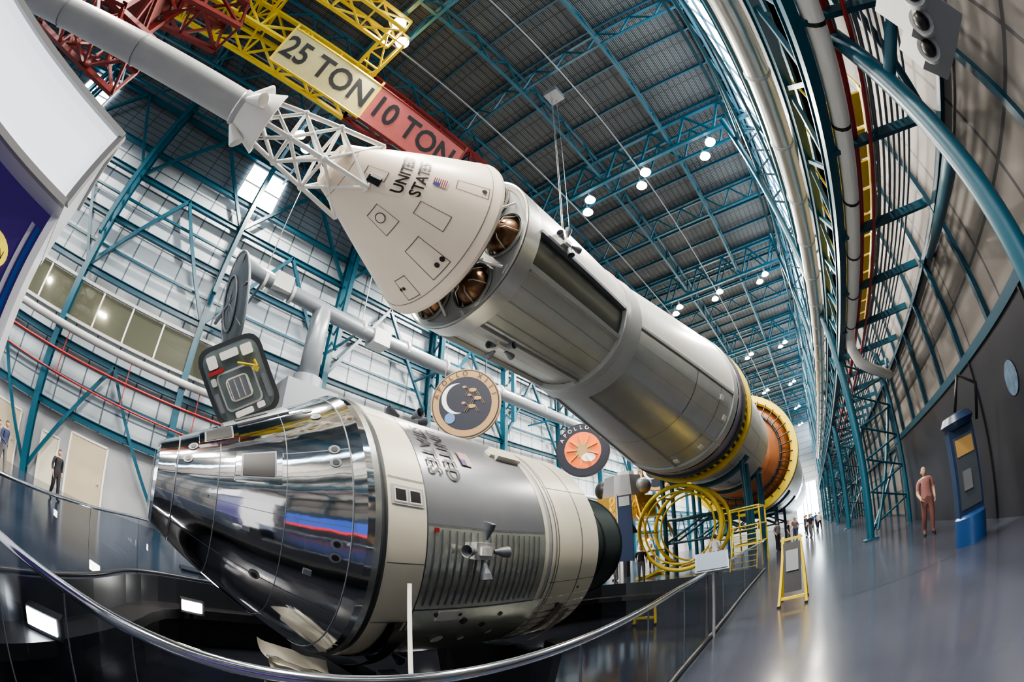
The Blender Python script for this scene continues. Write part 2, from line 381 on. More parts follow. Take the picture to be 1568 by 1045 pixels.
for k in range(3):
    p=c+Vector((-.28+.3*k,.25-.05*k,-.22));b.tube(p,p+Vector((-.12,.12,-.1)),.13,lgray,n=16);b.sphere(p+Vector((-.12,.12,-.1)),.09,black,12)
b.tube(c,c+Vector((0,0,2.1)),.04,blue)
b.done()
b=M('exhibit_wall')
mural=mat('mural_dark',(.022,.024,.032),.35,noise=.5,nscale=.8)
b.box((6,-4.55,1.65),(26,.3,3.3),mural)
b.box((6,-4.6,3.4),(26,.5,.2),blued)
moon=mat('mural_moon',(.10,.065,.04),.6,noise=.5,nscale=2)
vs=[(4.4+1.5*math.cos(t*.2618),-4.38,.95+1.3*math.sin(t*.2618)) for t in range(24)];
vs=[(x,y,max(.05,min(3.2,z))) for x,y,z in vs];b.add(vs,[tuple(range(24))],moon)
vs=[(7.0+.28*math.cos(t*.2618),-4.38,2.35+.3*math.sin(t*.2618)) for t in range(24)];b.add(vs,[tuple(range(24))],mat('mural_earth',(.07,.11,.17),.5,noise=.9,nscale=6))
b.box((-3.5,-4.38,2.2),(6,.02,1.6),mat('banner_blue',(.02,.06,.30),.4,emit=(.05,.12,.6),es=.6));b.box((-3.5,-4.37,1.2),(6,.02,.3),mat('banner_red',(.5,.02,.02),.4,emit=(.8,.05,.03),es=.8))
for u in(-6,2.4,5.6,8.8): b.beam((u,-4.38,0),(u,-4.38,3.3),.05,.05,black)
b.done()
b=M('audio_kiosk')
k=Vector((8.0,-3.3,0))
bk=mat('kiosk_blue',(.012,.028,.07),.35)
b.lathe([(0,.36),(.5,.36),(.55,.30),(.56,0)],k,(0,0,1),mat('kiosk_base_blue',(.012,.05,.16),.35),24)
b.box(k+Vector((0,0,1.35)),(.28,.62,1.6),bk);b.box(k+Vector((-.15,0,1.3)),(.03,.5,1.3),mat('kiosk_screen',(.05,.06,.075),.2))
b.box(k+Vector((-.17,0,1.75)),(.02,.42,.3),mat('kiosk_poster',(.35,.22,.08),.4));b.box(k+Vector((-.18,.05,1.15)),(.05,.2,.35),mgray)
b.lathe([(0,.30),(.12,.40),(.25,.32),(.3,0)],k+Vector((0,0,2.1)),(0,0,1),bk,24)
b.path([k+Vector((0,-.5,2.1)),k+Vector((-.2,-.6,2.7)),k+Vector((-.2,-.2,3.0)),k+Vector((0,0,2.4))],.04,black)
b.done()
# ------------------------------------------------------------------ railing
def rail(pts,nm,zt=1.07):
    P3=smoothloop([(x,y,0) for x,y in pts],5,False)
    b=M(nm)
    b.path([p+Vector((0,0,zt)) for p in P3],.028,mat('rail_steel',(.55,.58,.64),.12,metal=1),12)
    n=len(P3);b.add([p+Vector((0,0,.02)) for p in P3]+[p+Vector((0,0,zt-.03)) for p in P3],[(i,i+1,i+1+n,i+n) for i in range(n-1)],glass)
    b.path([p+Vector((0,0,.03)) for p in P3],.04,dark,8)
    for i in range(0,n,5):
        p=P3[i];b.beam(p,p+Vector((0,0,zt-.03)),.006,.014,mgray)
    b.done()
off=lambda L,d:[(x,y-d) for x,y in L]
rail([(-2.9,3.2)]+off(pit[1:13],.08),'glass_railing')
rail([(-3.6,2.9),(-2.5,3.8),(-1.9,4.9),(-.85,6.9),(.0,8.8),(1.5,9.75),(4,10.25),(8,10.55),(13,10.35),(17,9.4)],'glass_railing')
# ------------------------------------------------------------------ foreground command/service module
cv,cz=5.9,1.78
b=M('command_service_module')
U=2.47
cmprof=[(.12,.0),(.12,.50),(.16,.56),(.38,.68),(2.27,1.84),(2.39,1.93),(U,1.95)]
X=(1,0,0)
b.lathe([(t,r) for t,r in cmprof],(0,cv,cz),X,chrome,96)
b.lathe([(.10,.0),(.10,.44)],(0,cv,cz),X,mgray,32)
cr=lambda u:.68+(u-.38)*.614
for u,w in((.40,.02),(.90,.015),(1.62,.012),(2.26,.02)): b.torus((u,cv,cz),X,cr(u),w*.5,mgray,64,6)
for a in (95,120,150,180,215,250,285,320): patch(b,cv,cz,cmprof,.42,2.26,a,a+.3,.004,mgray,6,1,False)
for (u0,u1,a0,a1) in((1.15,1.48,150,163),(.72,1.02,120,134)):
    patch(b,cv,cz,cmprof,u0-.08,u1+.08,a0-3,a1+3,.03,chrome);patch(b,cv,cz,cmprof,u0-.02,u1+.02,a0-1,a1+1,.035,mgray,4,4,False);patch(b,cv,cz,cmprof,u0,u1,a0,a1,.04,black)
patch(b,cv,cz,cmprof,.95,1.75,96,116,.025,alu);patch(b,cv,cz,cmprof,1.1,1.5,102,110,.035,black)
for (u,a) in((2.1,150),(2.1,156),(2.12,187),(2.12,192),(.52,150),(.57,136),(1.4,215),(2.0,128),(1.95,120)):
    disc_on(b,cv,cz,cr(u),u,a,.06,.012,mgray,14,.6);disc_on(b,cv,cz,cr(u),u,a,.035,.018,black,14,.6)
for (u,a) in((.72,178),(1.5,150),(1.85,200),(1.2,190)): patch(b,cv,cz,cmprof,u,u+.08,a,a+2.5,.015,mgray)
smp=[(U,1.95),(7.3,1.95)]
b.lathe([(U,1.95),(U+.07,1.97),(U+.09,1.90),(U+.14,1.90),(U+.16,1.96)],(0,cv,cz),X,[alu,mgray,mgray,alu],96)
G0,G1=3.2,5.5
b.lathe([(U+.16,1.955),(G0-.02,1.955),(G0,1.95),(G1,1.95),(G1+.01,1.955),(G1+.11,1.955),(G1+.12,1.95),(G1+.2,1.95),(G1+.21,1.96),(7.2,1.96),(7.25,1.93),(7.25,1.2)],(0,cv,cz),X,[cream,mgray,silver,mgray,cream,mgray,lgray,mgray,cream,mgray,mgray],96)
patch(b,cv,cz,smp,G0,G1,60,175,.004,mat('sm_gray',(.25,.26,.285),.30,metal=.45,noise=.1),8,24,False)
patch(b,cv,cz,smp,G0,G1,175,209,.006,mat('radiator_pale',(.78,.81,.72),.22,metal=.75,noise=.15,bump=('noise',6,.25,.02)),8,12,False)
patch(b,cv,cz,smp,G0,7.18,209,330,.010,mat('sm_lower',(.66,.69,.60),.22,metal=.75,noise=.12,bump=('noise',4,.12,.02)),8,24,False)
for i in range(18): u=G0+.08+i*.12;patch(b,cv,cz,smp,u,u+.024,177,207,.016,mgray,1,8,False)
for a in (175,209): patch(b,cv,cz,smp,G0,G1,a,a+.5,.012,mgray,4,1,False)
for a in (100,128,160,190,215,245,280): patch(b,cv,cz,smp,U+.18,G0-.02,a,a+.4,.012,mgray,2,1,False)
for u in (5.8,5.87,6.6): patch(b,cv,cz,smp,u,u+.02,60,330,.016,mgray,1,64,False)
for a in (110,150,200,245): patch(b,cv,cz,smp,5.75,7.18,a,a+.3,.016,mgray,4,1,False)
patch(b,cv,cz,smp,2.68,3.15,163,170,.014,lgray,2,4,False)
for u in(2.74,2.95): patch(b,cv,cz,smp,u,u+.14,164.5,168.5,.02,black,2,2,False);outline(b,cv,cz,smp,u-.02,u+.16,164,169,.024,white,.012)
patch(b,cv,cz,smp,3.28,3.36,176.5,178,.02,red,1,1,False)
for (u,a,rr,mt) in((4.15,217,.06,black),(4.6,221,.05,black),(4.85,215,.04,black),(3.9,229,.10,white),(4.4,231,.06,white),(4.9,228,.06,lgray),(3.6,212,.04,black),(6.3,215,.05,black),(3.5,238,.06,lgray),(6.7,205,.03,black)):
    disc_on(b,cv,cz,1.955,u,a,rr,.02,mt)
patch(b,cv,cz,smp,3.6,4.05,210,215,.03,white);disc_on(b,cv,cz,1.955,3.98,212,.03,.035,black)
patch(b,cv,cz,smp,4.95,5.5,128,136,.09,cream);patch(b,cv,cz,smp,4.85,5.6,130,134,.05,cream)
def on(cv,cz,prof_r,u0,a0,sx,ay):
    def fn(x,y):
        u=u0+ay*y;r=prof_r(u)+.02;a=a0+sx*math.degrees(x/r);return (u,cv+r*math.cos(R(a)),cz+r*math.sin(R(a)))
    return fn
b.text("UNITED",.30,on(cv,cz,lambda u:1.955,3.74,141,1,1),black,.004);b.text("STATES",.30,on(cv,cz,lambda u:1.955,3.43,141,1,1),black,.004)
def flag(b,cv,cz,prof,u0,u1,a0,a1,off):
    for i in range(7): 
        uu=u0+(u1-u0)*i/7
        patch(b,cv,cz,prof,uu,u0+(u1-u0)*(i+.55)/7,a0,a1,off,red,1,4,False)
        patch(b,cv,cz,prof,u0+(u1-u0)*(i+.55)/7,u0+(u1-u0)*(i+1)/7,a0,a1,off,white,1,4,False)
    patch(b,cv,cz,prof,u0,u0+(u1-u0)*.5,a0+(a1-a0)*.58,a1,off+.004,mat('flag_blue',(.03,.05,.25),.5),1,4,False)
flag(b,cv,cz,smp,4.0,4.2,139,147,.02)
def quad(b,cv,cz,r,u,a,s=1.,mt=lgray):
    n=Vector((0,math.cos(R(a)),math.sin(R(a))));t=Vector((0,-math.sin(R(a)),math.cos(R(a))));x=Vector((1,0,0))
    c=Vector((u,cv,cz))+n*(r+.06*s)
    rot=Matrix((x,t,n)).transposed();b.box(c,(.34*s,.24*s,.12*s),mt,rot);b.box(c+n*.07*s,(.2*s,.12*s,.06*s),white,rot)
    for d in(x,-x,t,-t):
        p=c+d*.17*s+n*.06*s;e=(d+n*.25).normalized()
        b.lathe([(0,.03*s),(.08*s,.05*s),(.15*s,.075*s),(.24*s,.085*s),(.235*s,.078*s),(.1*s,.03*s)],p,e,mgray,16)
quad(b,cv,cz,1.95,4.05,184,.95)
quad(b,cv,cz,1.95,4.05,94,1.0);quad(b,cv,cz,1.95,4.05,274,1.0)
b.lathe([(0,.55),(.15,.6),(.5,.85),(1.0,1.06),(1.6,1.20),(2.35,1.27),(2.37,1.27),(2.32,1.22),(1.2,1.0),(.4,.6)],(7.27,cv,cz),X,bellm,48)
for t,r in((.5,.85),(1.0,1.06),(1.6,1.20),(2.34,1.27)): b.torus((7.27+t,cv,cz),X,r+.01,.018,black,48,6)
b.lathe([(0,1.93),(.05,1.5),(.1,.6)],(7.25,cv,cz),X,dark,48)
b.done()
b=M('module_cradle')
for u in(3.0,6.4):
    b.lathe([(0,1.98),(.22,1.98)],(u-.11,cv,cz),X,black,24,a0=215,a1=325);b.lathe([(0,2.12),(.22,2.12)],(u-.11,cv,cz),X,black,24,a0=215,a1=325)
    b.box((u,cv,-.9),(.4,2.2,1.2),black);
    for s2 in(-1,1): b.beam((u,cv+s2*1.5,-.1),(u,cv+s2*1.2,-1.5),.25,.25,black)
b.box((4.7,cv,-1.3),(4.2,1.6,.35),black)
b.lathe([(0,.02),(.3,.16),(.45,.2)],(4.6,4.3,-.95),(0,0,-1),mgray,16)
b.done()
b=M('fabric_cover')
cm_=mat('cloth_cream',(.66,.62,.51),.7)
def sheet(o,ax,ay,w,h,nz,amp):
    o=Vector(o);ax=Vector(ax).normalized();ay=Vector(ay).normalized();nn=ax.cross(ay).normalized();vs=[];N=30;K=12
    for i in range(N+1):
        for j in range(K+1):
            s_=i/N;t_=j/K
            d=amp*(math.sin(11*s_+2*t_)*.6+math.sin(6*t_+5*s_)*.35+math.sin(21*s_-4*t_)*.2)
            arch=math.sin(math.pi*t_)*nz
            vs.append(o+ax*w*(s_-.5)*(1-.2*t_*t_)+ay*h*(t_-.5)+nn*(d+arch))
    b.add(vs,[(i*(K+1)+j,i*(K+1)+j+1,(i+1)*(K+1)+j+1,(i+1)*(K+1)+j) for i in range(N) for j in range(K)],cm_,True)
sheet((2.05,5.0,-.10),(1,.1,-.34),(.1,-1,-.5),1.05,.45,.07,.025)
sheet((2.05,4.83,-.27),(1,.1,-.34),(.05,-.15,-1),1.0,.26,.04,.025)
sheet((2.1,5.25,-.25),(1,.1,-.34),(0,1,-.3),1.0,.5,.05,.02)
b.beam((1.55,4.86,.02),(2.6,4.95,-.36),.03,.03,lgray);b.beam((1.55,4.80,-.22),(2.6,4.88,-.56),.03,.03,lgray)
b.tube((2.3,5.2,-.25),(2.4,5.3,-1.5),.05,black)
b.done()
b=M('tether_strap');b.beam((2.95,3.95,1.2),(2.35,3.1,-1.45),.05,.01,white);b.done()
for p in((1.2,8.9),(7.9,10.0),(-1.3,5.3),(13,9.8)):
    b=M('floodlight');b.box((p[0],p[1]-.15,-.4),(.5,.25,.28),black);b.box((p[0]-.02,p[1]-.29,-.38),(.42,.03,.2),lampm);b.beam((p[0],p[1],-.4),(p[0],p[1],-.7),.08,.08,black);b.done()
# ------------------------------------------------------------------ overhead rocket
cv,cz=5.7,8.15
b=M('launch_escape_tower')
b.lathe([(-14,.0),(-13.5,.1),(-12.3,.33),(-1.15,.35),(-1.12,.38),(-1.0,.38)],(0,cv,cz),X,[lgray,lgray,lgray,silver,lgray],32)
b.lathe([(-1.05,.36),(-.35,.66),(-.34,.64),(-1.0,.34)],(0,cv,cz),X,[white,white,dark],32)
for u in(-4,-6.9): b.torus((u,cv,cz),X,.355,.012,mgray,32,6)
for a in(20,110,200,290):
    b.lathe([(0,.06),(.4,.16),(.42,.15),(.1,.04)],(-1.0,cv+.4*math.cos(R(a)),cz+.4*math.sin(R(a))),(.7,.6*math.cos(R(a)),.6*math.sin(R(a))),white,12)
def tp(u,r,a): return Vector((u,cv+r*math.cos(R(a)),cz+r*math.sin(R(a))))
st=[(-.55,.42),(.2,.56),(1.0,.70),(2.0,.88)]
A4=[49,139,229,319]
for (u0,r0),(u1,r1) in zip(st,st[1:]):
    for i,a in enumerate(A4):
        a2=A4[(i+1)%4];b.tube(tp(u0,r0,a),tp(u1,r1,a),.052,white);b.tube(tp(u0,r0,a),tp(u1,r1,a2),.036,white);b.tube(tp(u0,r0,a2),tp(u1,r1,a),.036,white)
        b.tube(tp(u1,r1,a),tp(u1,r1,a2),.036,white)
for a in A4: b.sphere(tp(1.0,.70,a),.085,white,10);b.sphere(tp(.2,.56,a),.08,white,10)
b.done()
b=M('space_capsule')
cp=[(1.22,0),(1.22,.42),(1.30,.50),(1.55,.60),(4.05,1.88),(4.18,1.95),(4.25,1.95)]
b.lathe(cp,(0,cv,cz),X,capw,96)
b.lathe([(4.25,1.95),(4.33,1.86),(4.55,1.2),(4.66,.5),(4.7,0)],(0,cv,cz),X,mgray,64)
ln=mat('panel_line',(.12,.11,.10),.5)
for u,r in((1.55,.60),(4.0,1.86)): b.torus((u,cv,cz),X,r,.006,ln,64,5)
pr=lambda u:.60+(u-1.55)*.512
for (u0,u1,a0,a1) in((2.9,3.5,214,226),(3.2,3.9,238,254),(2.3,2.8,238,256),(3.35,3.95,183,192),(3.5,3.95,268,280),(1.8,2.2,200,214)):
    outline(b,cv,cz,cp,u0,u1,a0,a1,.006,ln,.015)
for (u,a,rr) in((3.75,240,.05),(3.75,245,.05),(3.85,187,.05),(3.7,276,.035),(3.7,279,.035),(2.5,247,.10)): disc_on(b,cv,cz,pr(u),u,a,rr,.02,black if rr<.09 else ln,14,.5)
disc_on(b,cv,cz,pr(2.5),2.5,247,.08,.024,capw,14,.5)
patch(b,cv,cz,cp,1.9,2.15,212,222,.02,black);patch(b,cv,cz,cp,1.93,2.12,210,214,.06,white)
b.text("UNITED",.28,on(cv,cz,pr,2.46,192,-1,-1),black,.006);b.text("STATES",.28,on(cv,cz,pr,2.76,192,-1,-1),black,.006)
flag(b,cv,cz,cp,2.95,3.2,188,196,.02)
b.done()
b=M('rocket_service_module')
sp=[(5.0,1.9),(9.6,1.9)]
b.lathe([(5.05,1.86),(9.5,1.86)],(0,cv,cz),X,silver2,96)
for u0,u1,rr,mt in((5.0,5.42,1.98,silver),(9.3,9.62,2.03,lgray)):
    b.lathe([(u0,rr-.16),(u0,rr),(u1,rr),(u1,rr-.16)],(0,cv,cz),X,mt,96)
b.lathe([(4.96,1.98),(4.95,1.94),(5.02,1.88),(5.06,.7),(5.3,.6),(5.3,0)],(0,cv,cz),X,[silver,silver,lgray,mgray,dark],96)
patch(b,cv,cz,sp,5.42,9.3,95,186,.07,white,8,24)
for a in(211,262,300): patch(b,cv,cz,sp,5.42,9.3,a,a+3,.09,lgray,6,2)
patch(b,cv,cz,sp,5.42,9.3,186.3,188.6,.12,mgray,6,2)
patch(b,cv,cz,sp,5.42,9.3,189.5,211,-.02,mat('bay_dark',(.11,.115,.10),.25,metal=.5),6,8,False)
patch(b,cv,cz,sp,5.42,9.3,214,262,-.01,silver2,6,8,False)
patch(b,cv,cz,sp,5.42,9.3,303,360,.05,silver,6,12)
for a in(226,238,250,275,287): patch(b,cv,cz,sp,5.42,9.3,a,a+.3,.004,mgray,6,1,False)
for a in(214,258.5): patch(b,cv,cz,sp,5.5,9.25,a,a+1.5,.03,silver,6,1)
quad(b,cv,cz,1.95,6.3,181,1.0,silver);quad(b,cv,cz,1.95,6.3,268,1.0,silver)
for a,rr in((192,.46),(251,.46),(310,.46),(133,.46),(75,.46),(15,.46)):
    c=Vector((5.0,cv+1.30*math.cos(R(a)),cz+1.30*math.sin(R(a))))
    b.lathe([(0,.54),(.06,.54),(.06,.50),(.0,.50)],c+Vector((-.06,0,0)),X,silver,32);b.tube(c+Vector((.0,0,0)),c+Vector((.055,0,0)),.51,black,n=32)
    b.sphere(c+Vector((.12,0,0)),.43,brown,24)
    for k in range(3):
        t=R(k*60+20);d=Vector((0,math.cos(t),math.sin(t)))*.5;b.path([c+d,c+d*.6+Vector((-.27,0,0)),c-d*.6+Vector((-.27,0,0)),c-d],.015,silver,6)
for i in range(6):
    a=i*60+42;b.tube((5.0,cv+1.7*math.cos(R(a)),cz+1.7*math.sin(R(a))),(4.62,cv+1.2*math.cos(R(a+8)),cz+1.2*math.sin(R(a+8))),.03,white)
    b.tube((5.0,cv+.9*math.cos(R(a)),cz+.9*math.sin(R(a))),(4.62,cv+1.2*math.cos(R(a+8)),cz+1.2*math.sin(R(a+8))),.03,white)
b.done()
b=M('rocket_adapter_stage')
ap=[(9.6,1.93),(18.2,3.3)]
b.lathe([(9.6,1.93),(18.2,3.3)],(0,cv,cz),X,silver2,96)
patch(b,cv,cz,ap,9.62,18.0,90,192,.05,white,10,24)
for a in(192,231,268,305): patch(b,cv,cz,ap,9.62,18.1,a,a+2.0,.09,lgray,10,2)
patch(b,cv,cz,ap,9.62,18.1,194.6,231,.02,silver,10,10,False)
patch(b,cv,cz,ap,9.62,18.1,270,305,.02,lgray,10,10,False)
for u in(9.62,17.5): patch(b,cv,cz,ap,u,u+.5,0,360,.10,lgray,2,72)
for a in(206,218): patch(b,cv,cz,ap,9.9,17.5,a,a+.15,.026,mgray,6,1,False)
for u in(14.0,16.2): patch(b,cv,cz,ap,u,u+.03,192,305,.026,mgray,1,40,False)
for (u,a) in((16.8,240),(16.8,262),(17.0,212),(16.2,200)): patch(b,cv,cz,ap,u,u+.3,a,a+4,.06,white,1,2)
b.lathe([(18.2,3.36),(19.1,3.38),(19.1,3.5),(19.3,3.5),(19.35,3.40),(20.2,3.40),(20.2,3.62),(20.55,3.62),(20.55,3.3)],(0,cv,cz),X,[mat('violet_metal',(.38,.33,.42),.3,metal=.7),black,black,black,black,yellow,yellow,black],96)
for i in range(60): patch(b,cv,cz,[(19,3.40),(21,3.40)],19.5,20.2,i*6,i*6+2.4,.03,yellow,1,1,False)
b.lathe([(20.5,3.3),(25.5,3.3),(26.0,3.35),(26.1,3.3),(30.5,3.3),(31,3.0),(31.2,1.2),(33,.5),(34,1.2),(34.8,1.5)],(0,cv,cz),X,[lgray,lgray,silver,lgray,mgray,mgray,silver,silver,silver],96)
for a in range(0,360,20): patch(b,cv,cz,[(20,3.3),(31,3.3)],20.6,30.4,a,a+.5,.03,mgray,4,1,False)
b.done()
b=M('rocket_second_stage')
b.lathe([(35.4,0),(35.6,1.2),(36.1,2.8),(36.8,4.2),(37.4,4.7)],(0,cv,cz),X,copper,72)
b.lathe([(36.9,4.62),(36.6,4.75),(36.6,5.3),(37.5,5.35),(37.5,5.05),(60,5.05),(62,5.0)],(0,cv,cz),X,[yellow,yellow,yellow,yellow,white,black],72)
for i in range(36):
    a=i*10;b.tube((36.6,cv+4.85*math.cos(R(a)),cz+4.85*math.sin(R(a))),(36.2,cv+3.7*math.cos(R(a+3)),cz+3.7*math.sin(R(a+3))),.05,black)
b.torus((36.45,cv,cz),X,3.75,.12,black,64,6)
b.lathe([(66,5.05),(100,5.05)],(0,cv,cz),X,white,48)
b.done()
b=M('rocket_support_frame')
for u in(23,29,40,52):
    rr=3.5 if u<35 else 5.3
    for s2 in(-1,1):
        for du in(-.8,.8):
            b.tube((u+du,cv+s2*2.3,0),(u+du,cv+s2*2.3,5.3 if u<35 else cz-4.9),.13,blue)
    for z in(1.6,2.9):
        for du in(-.8,.8): b.tube((u+du,cv-2.3,z),(u+du,cv+2.3,z),.07,blue)
    for du in(-.8,.8):
        b.tube((u+du,cv-2.3,1.6),(u+du,cv,2.9),.07,blue);b.tube((u+du,cv+2.3,1.6),(u+du,cv,2.9),.07,blue)
    b.lathe([(0,rr),(.4,rr),(.4,rr+.25),(0,rr+.25),(0,rr)],(u-.2,cv,cz),X,blue,32,a0=225,a1=315)
b.done()
b=M('yellow_ring_fixture')
for u in(19.4,21.6):
    b.torus((u,6.3,2.3),X,2.05,.10,yellow,64,8);b.torus((u,6.3,2.3),X,1.75,.05,yellow,64,8)
for i in range(12):
    a=R(i*30);b.beam((19.4,6.3+1.9*math.cos(a),2.3+1.9*math.sin(a)),(21.6,6.3+1.9*math.cos(a),2.3+1.9*math.sin(a)),.08,.08,yellow)
for s2 in(-1,1):
    for u in(19.4,21.6): b.beam((u,6.3+s2*1.9,0),(u,6.3+s2*.8,.5),.12,.12,yellow)
    b.beam((18.6,6.3+s2*1.9,.08),(21.9,6.3+s2*1.9,.08),.14,.14,yellow)
b.done()
b=M('access_scaffold')
for u in(18.3,20.6):
    for v in(2.3,3.6): b.tube((u,v,0),(u,v,2.6),.04,yellow)
for z in(1.0,1.8,2.6):
    for v in(2.3,3.6): b.tube((18.3,v,z),(20.6,v,z),.03,yellow)
    for u in(18.3,20.6): b.tube((u,2.3,z),(u,3.6,z),.03,yellow)
for k in range(8): b.tube((17.2+.14*k,2.4,.22*k+.1),(17.2+.14*k,3.5,.22*k+.1),.02,yellow)
for v in(2.4,3.5): b.tube((17.1,v,0),(18.3,v,1.8),.03,yellow)
b.box((19.45,2.95,1.8),(2.3,1.3,.06),yellow)
b.done()
b=M('caution_stand')
o=Vector((8.3,.45,0))
for s2 in(-1,1):
    b.beam(o+Vector((-.35,s2*.26,0.02)),o+Vector((0,s2*.16,1.3)),.05,.04,yellow);b.beam(o+Vector((.4,s2*.26,.02)),o+Vector((0,s2*.16,1.3)),.05,.04,yellow)
    b.box(o+Vector((-.35,s2*.26,.02)),(.16,.07,.04),black);b.box(o+Vector((.4,s2*.26,.02)),(.16,.07,.04),black)
for z in(.15,1.25): 
    x=-.35*(1-z/1.3);b.beam(o+Vector((x,-.22,z)),o+Vector((x,.22,z)),.04,.05,yellow)
rot=Matrix.Rotation(math.atan2(.35,1.3),3,'Y');b.box(o+Vector((-.18,0,.72)),(.02,.34,.95),black,rot);b.box(o+Vector((-.195,0,.85)),(.01,.24,.4),mgray,rot)
b.done()
b=M('reading_plaque')
rot=Matrix.Rotation(.25,3,'Z')@Matrix.Rotation(-.7,3,'Y')
b.box((6.3,1.56,1.22),(.42,.5,.03),mgray,rot);b.box((6.29,1.56,1.242),(.38,.46,.01),mat('plaque_face',(.08,.12,.18),.6),rot)
b.tube((6.35,1.56,0),(6.35,1.56,1.17),.025,silver)
b.done()
# ------------------------------------------------------------------ mission patches
def patchsign(c,face,rad,idx):
    b=M('mission_patch_sign');c=Vector(c);n=Vector(face).normalized();x=Vector((0,0,1)).cross(n).normalized();y=n.cross(x)
    def dsc(cx,cy,r,off,mt,a0=0,a1=360,nn=40,rx=1.):
        p=[c+n*off+x*cx+y*cy]+[c+n*off+x*(cx+rx*r*math.cos(R(a0+(a1-a0)*i/nn)))+y*(cy+r*math.sin(R(a0+(a1-a0)*i/nn))) for i in range(nn+1)]
        b.add(p,[(0,i+1,i+2) for i in range(nn)],mt)
    pt=lambda nm,cl:mat(nm,cl,.45)
    b.tube(c-n*.12,c,rad,pt('patch_edge',(.25,.17,.08)),n=48)
    tan=pt('patch_tan',(.36,.22,.10));navy=pt('patch_navy',(.010,.012,.025))
    if idx==0:
        dsc(0,0,rad,.01,tan);dsc(0,0,rad*.97,.02,black);dsc(0,0,rad*.94,.03,tan);dsc(0,0,rad*.76,.04,navy)
        # crescent moon, small earth and running horses
        dsc(-.24*rad,.14*rad,.44*rad,.05,white);dsc(-.12*rad,.15*rad,.42*rad,.056,navy)
        dsc(-.42*rad,-.42*rad,.15*rad,.06,pt('patch_blue',(.10,.2,.4)))
        for (hx,hy) in((.22,.36),(.36,.12),(.20,-.10)):
            dsc(hx*rad,hy*rad,.055*rad,.066,tan,rx=2.2);p0=c+n*.068+x*(hx-.08)*rad+y*hy*rad;b.beam(p0,p0-x*.12*rad+y*.10*rad,.07*rad,.01,tan);dsc((hx-.23)*rad,(hy+.10)*rad,.035*rad,.07,tan,rx=1.7)
            for q in(-.12,-.06,.08,.13): p0=c+n*.07+x*(hx+q)*rad+y*(hy-.03)*rad;b.beam(p0,p0-y*.13*rad+x*(.08 if q>0 else -.08)*rad,.022*rad,.01,tan)
        names="APOLLO XIII"
    else:
        dsc(0,0,rad,.01,black);dsc(0,0,rad*.95,.02,navy);dsc(0,0,rad*.68,.03,pt('patch_orange',(.70,.14,.03)))
        for k in range(9):
            a=R(20+k*40);p0=c+n*.04+x*math.cos(a)*.2*rad+y*math.sin(a)*.2*rad;b.beam(p0,c+n*.045+x*math.cos(a)*.6*rad+y*math.sin(a)*.6*rad,.10*rad,.01,pt('patch_yel',(.9,.6,.1)))
        dsc(0,0,.30*rad,.05,tan);dsc(.2*rad,-.28*rad,.16*rad,.06,white,rx=1.6)
        names="APOLLO XI"
    nn=len(names)
    for i,ch in enumerate(names):
        if ch==' ':continue
        a=R(90-(i-(nn-1)/2)*15);rr=rad*.85
        def fn(px,py,a=a): 
            q=a-math.pi/2;X2=px*math.cos(q)-py*math.sin(q);Y2=px*math.sin(q)+py*math.cos(q)
            return c+n*.07+x*(rr*math.cos(a)+X2)+y*(rr*math.sin(a)+Y2)
        b.text(ch,rad*.2,fn,black if idx==0 else white)
    for s2 in(-1,1): b.tube(c+x*s2*rad*.6+y*rad*.78,c+x*s2*rad*.6+Vector((0,0,22.3-c.z)),.012,mgray,n=5)
    b.done()
patchsign((11.3,12,7.75),(-1,-.55,-.1),1.5,0)
patchsign((20.9,12.2,7.6),(-1,-.35,-.1),1.6,1)
patchsign((32,12,7.5),(-1,-.25,-.1),1.5,0)
b=M('hatch_display')
c=Vector((1.75,9.6,4.75));n=Vector((-.25,-1,-.35)).normalized();x=Vector((0,0,1)).cross(n).normalized();x=-x if x.x<0 else x;y=n.cross(x);y=-y if y.z<0 else y
tl=R(36);x,y=x*math.cos(tl)+y*math.sin(tl),-x*math.sin(tl)+y*math.cos(tl)
def q(a,bb,o): return c+(x*a+y*bb)*1.14+n*o
def rbox(b,cx,cy,w,h,o,t,mt,cr=.15):
    pts=[]
    for sx,sy,a0 in((1,1,0),(-1,1,90),(-1,-1,180),(1,-1,270)):
        for k in range(5):
            a=R(a0+22.5*k);pts.append((cx+sx*(w/2-cr)+cr*math.cos(a),cy+sy*(h/2-cr)+cr*math.sin(a)))
    m=len(pts);b.add([q(p[0],p[1],o) for p in pts]+[q(p[0],p[1],o-t) for p in pts],[tuple(range(m)),tuple(range(m,2*m))]+[(i,(i+1)%m,(i+1)%m+m,i+m) for i in range(m)],mt)
hin=mat('hatch_inner',(.09,.115,.12),.5)
rbox(b,0,0,1.5,1.65,0,.35,mat('hatch_body',(.035,.04,.045),.35),.3)
rbox(b,0,0,1.3,1.45,.04,.04,hin,.25)
rbox(b,-.02,-.15,.86,.80,.07,.03,lgray,.12);rbox(b,-.02,-.15,.78,.72,.09,.03,hin,.1)
rbox(b,-.02,-.15,.52,.48,.11,.03,cream,.1);rbox(b,-.02,-.15,.46,.42,.13,.03,mgray,.08)
for k in range(4): b.beam(q(-.22+.14*k,-.34,.15),q(-.22+.14*k,.04,.15),.02,.02,lgray)
for (ax,ay,w,h,mt) in((.0,.55,.42,.16,white),(-.42,.50,.22,.26,white),(.40,.52,.26,.22,white),(-.40,.30,.36,.08,red),(-.1,-.64,.42,.12,white),(.56,-.30,.10,.5,mgray),(-.56,-.3,.10,.4,mgray),(.3,-.62,.18,.12,white),(-.52,.12,.12,.16,lgray)): rbox(b,ax,ay,w,h,.12,.1,mt,.035)
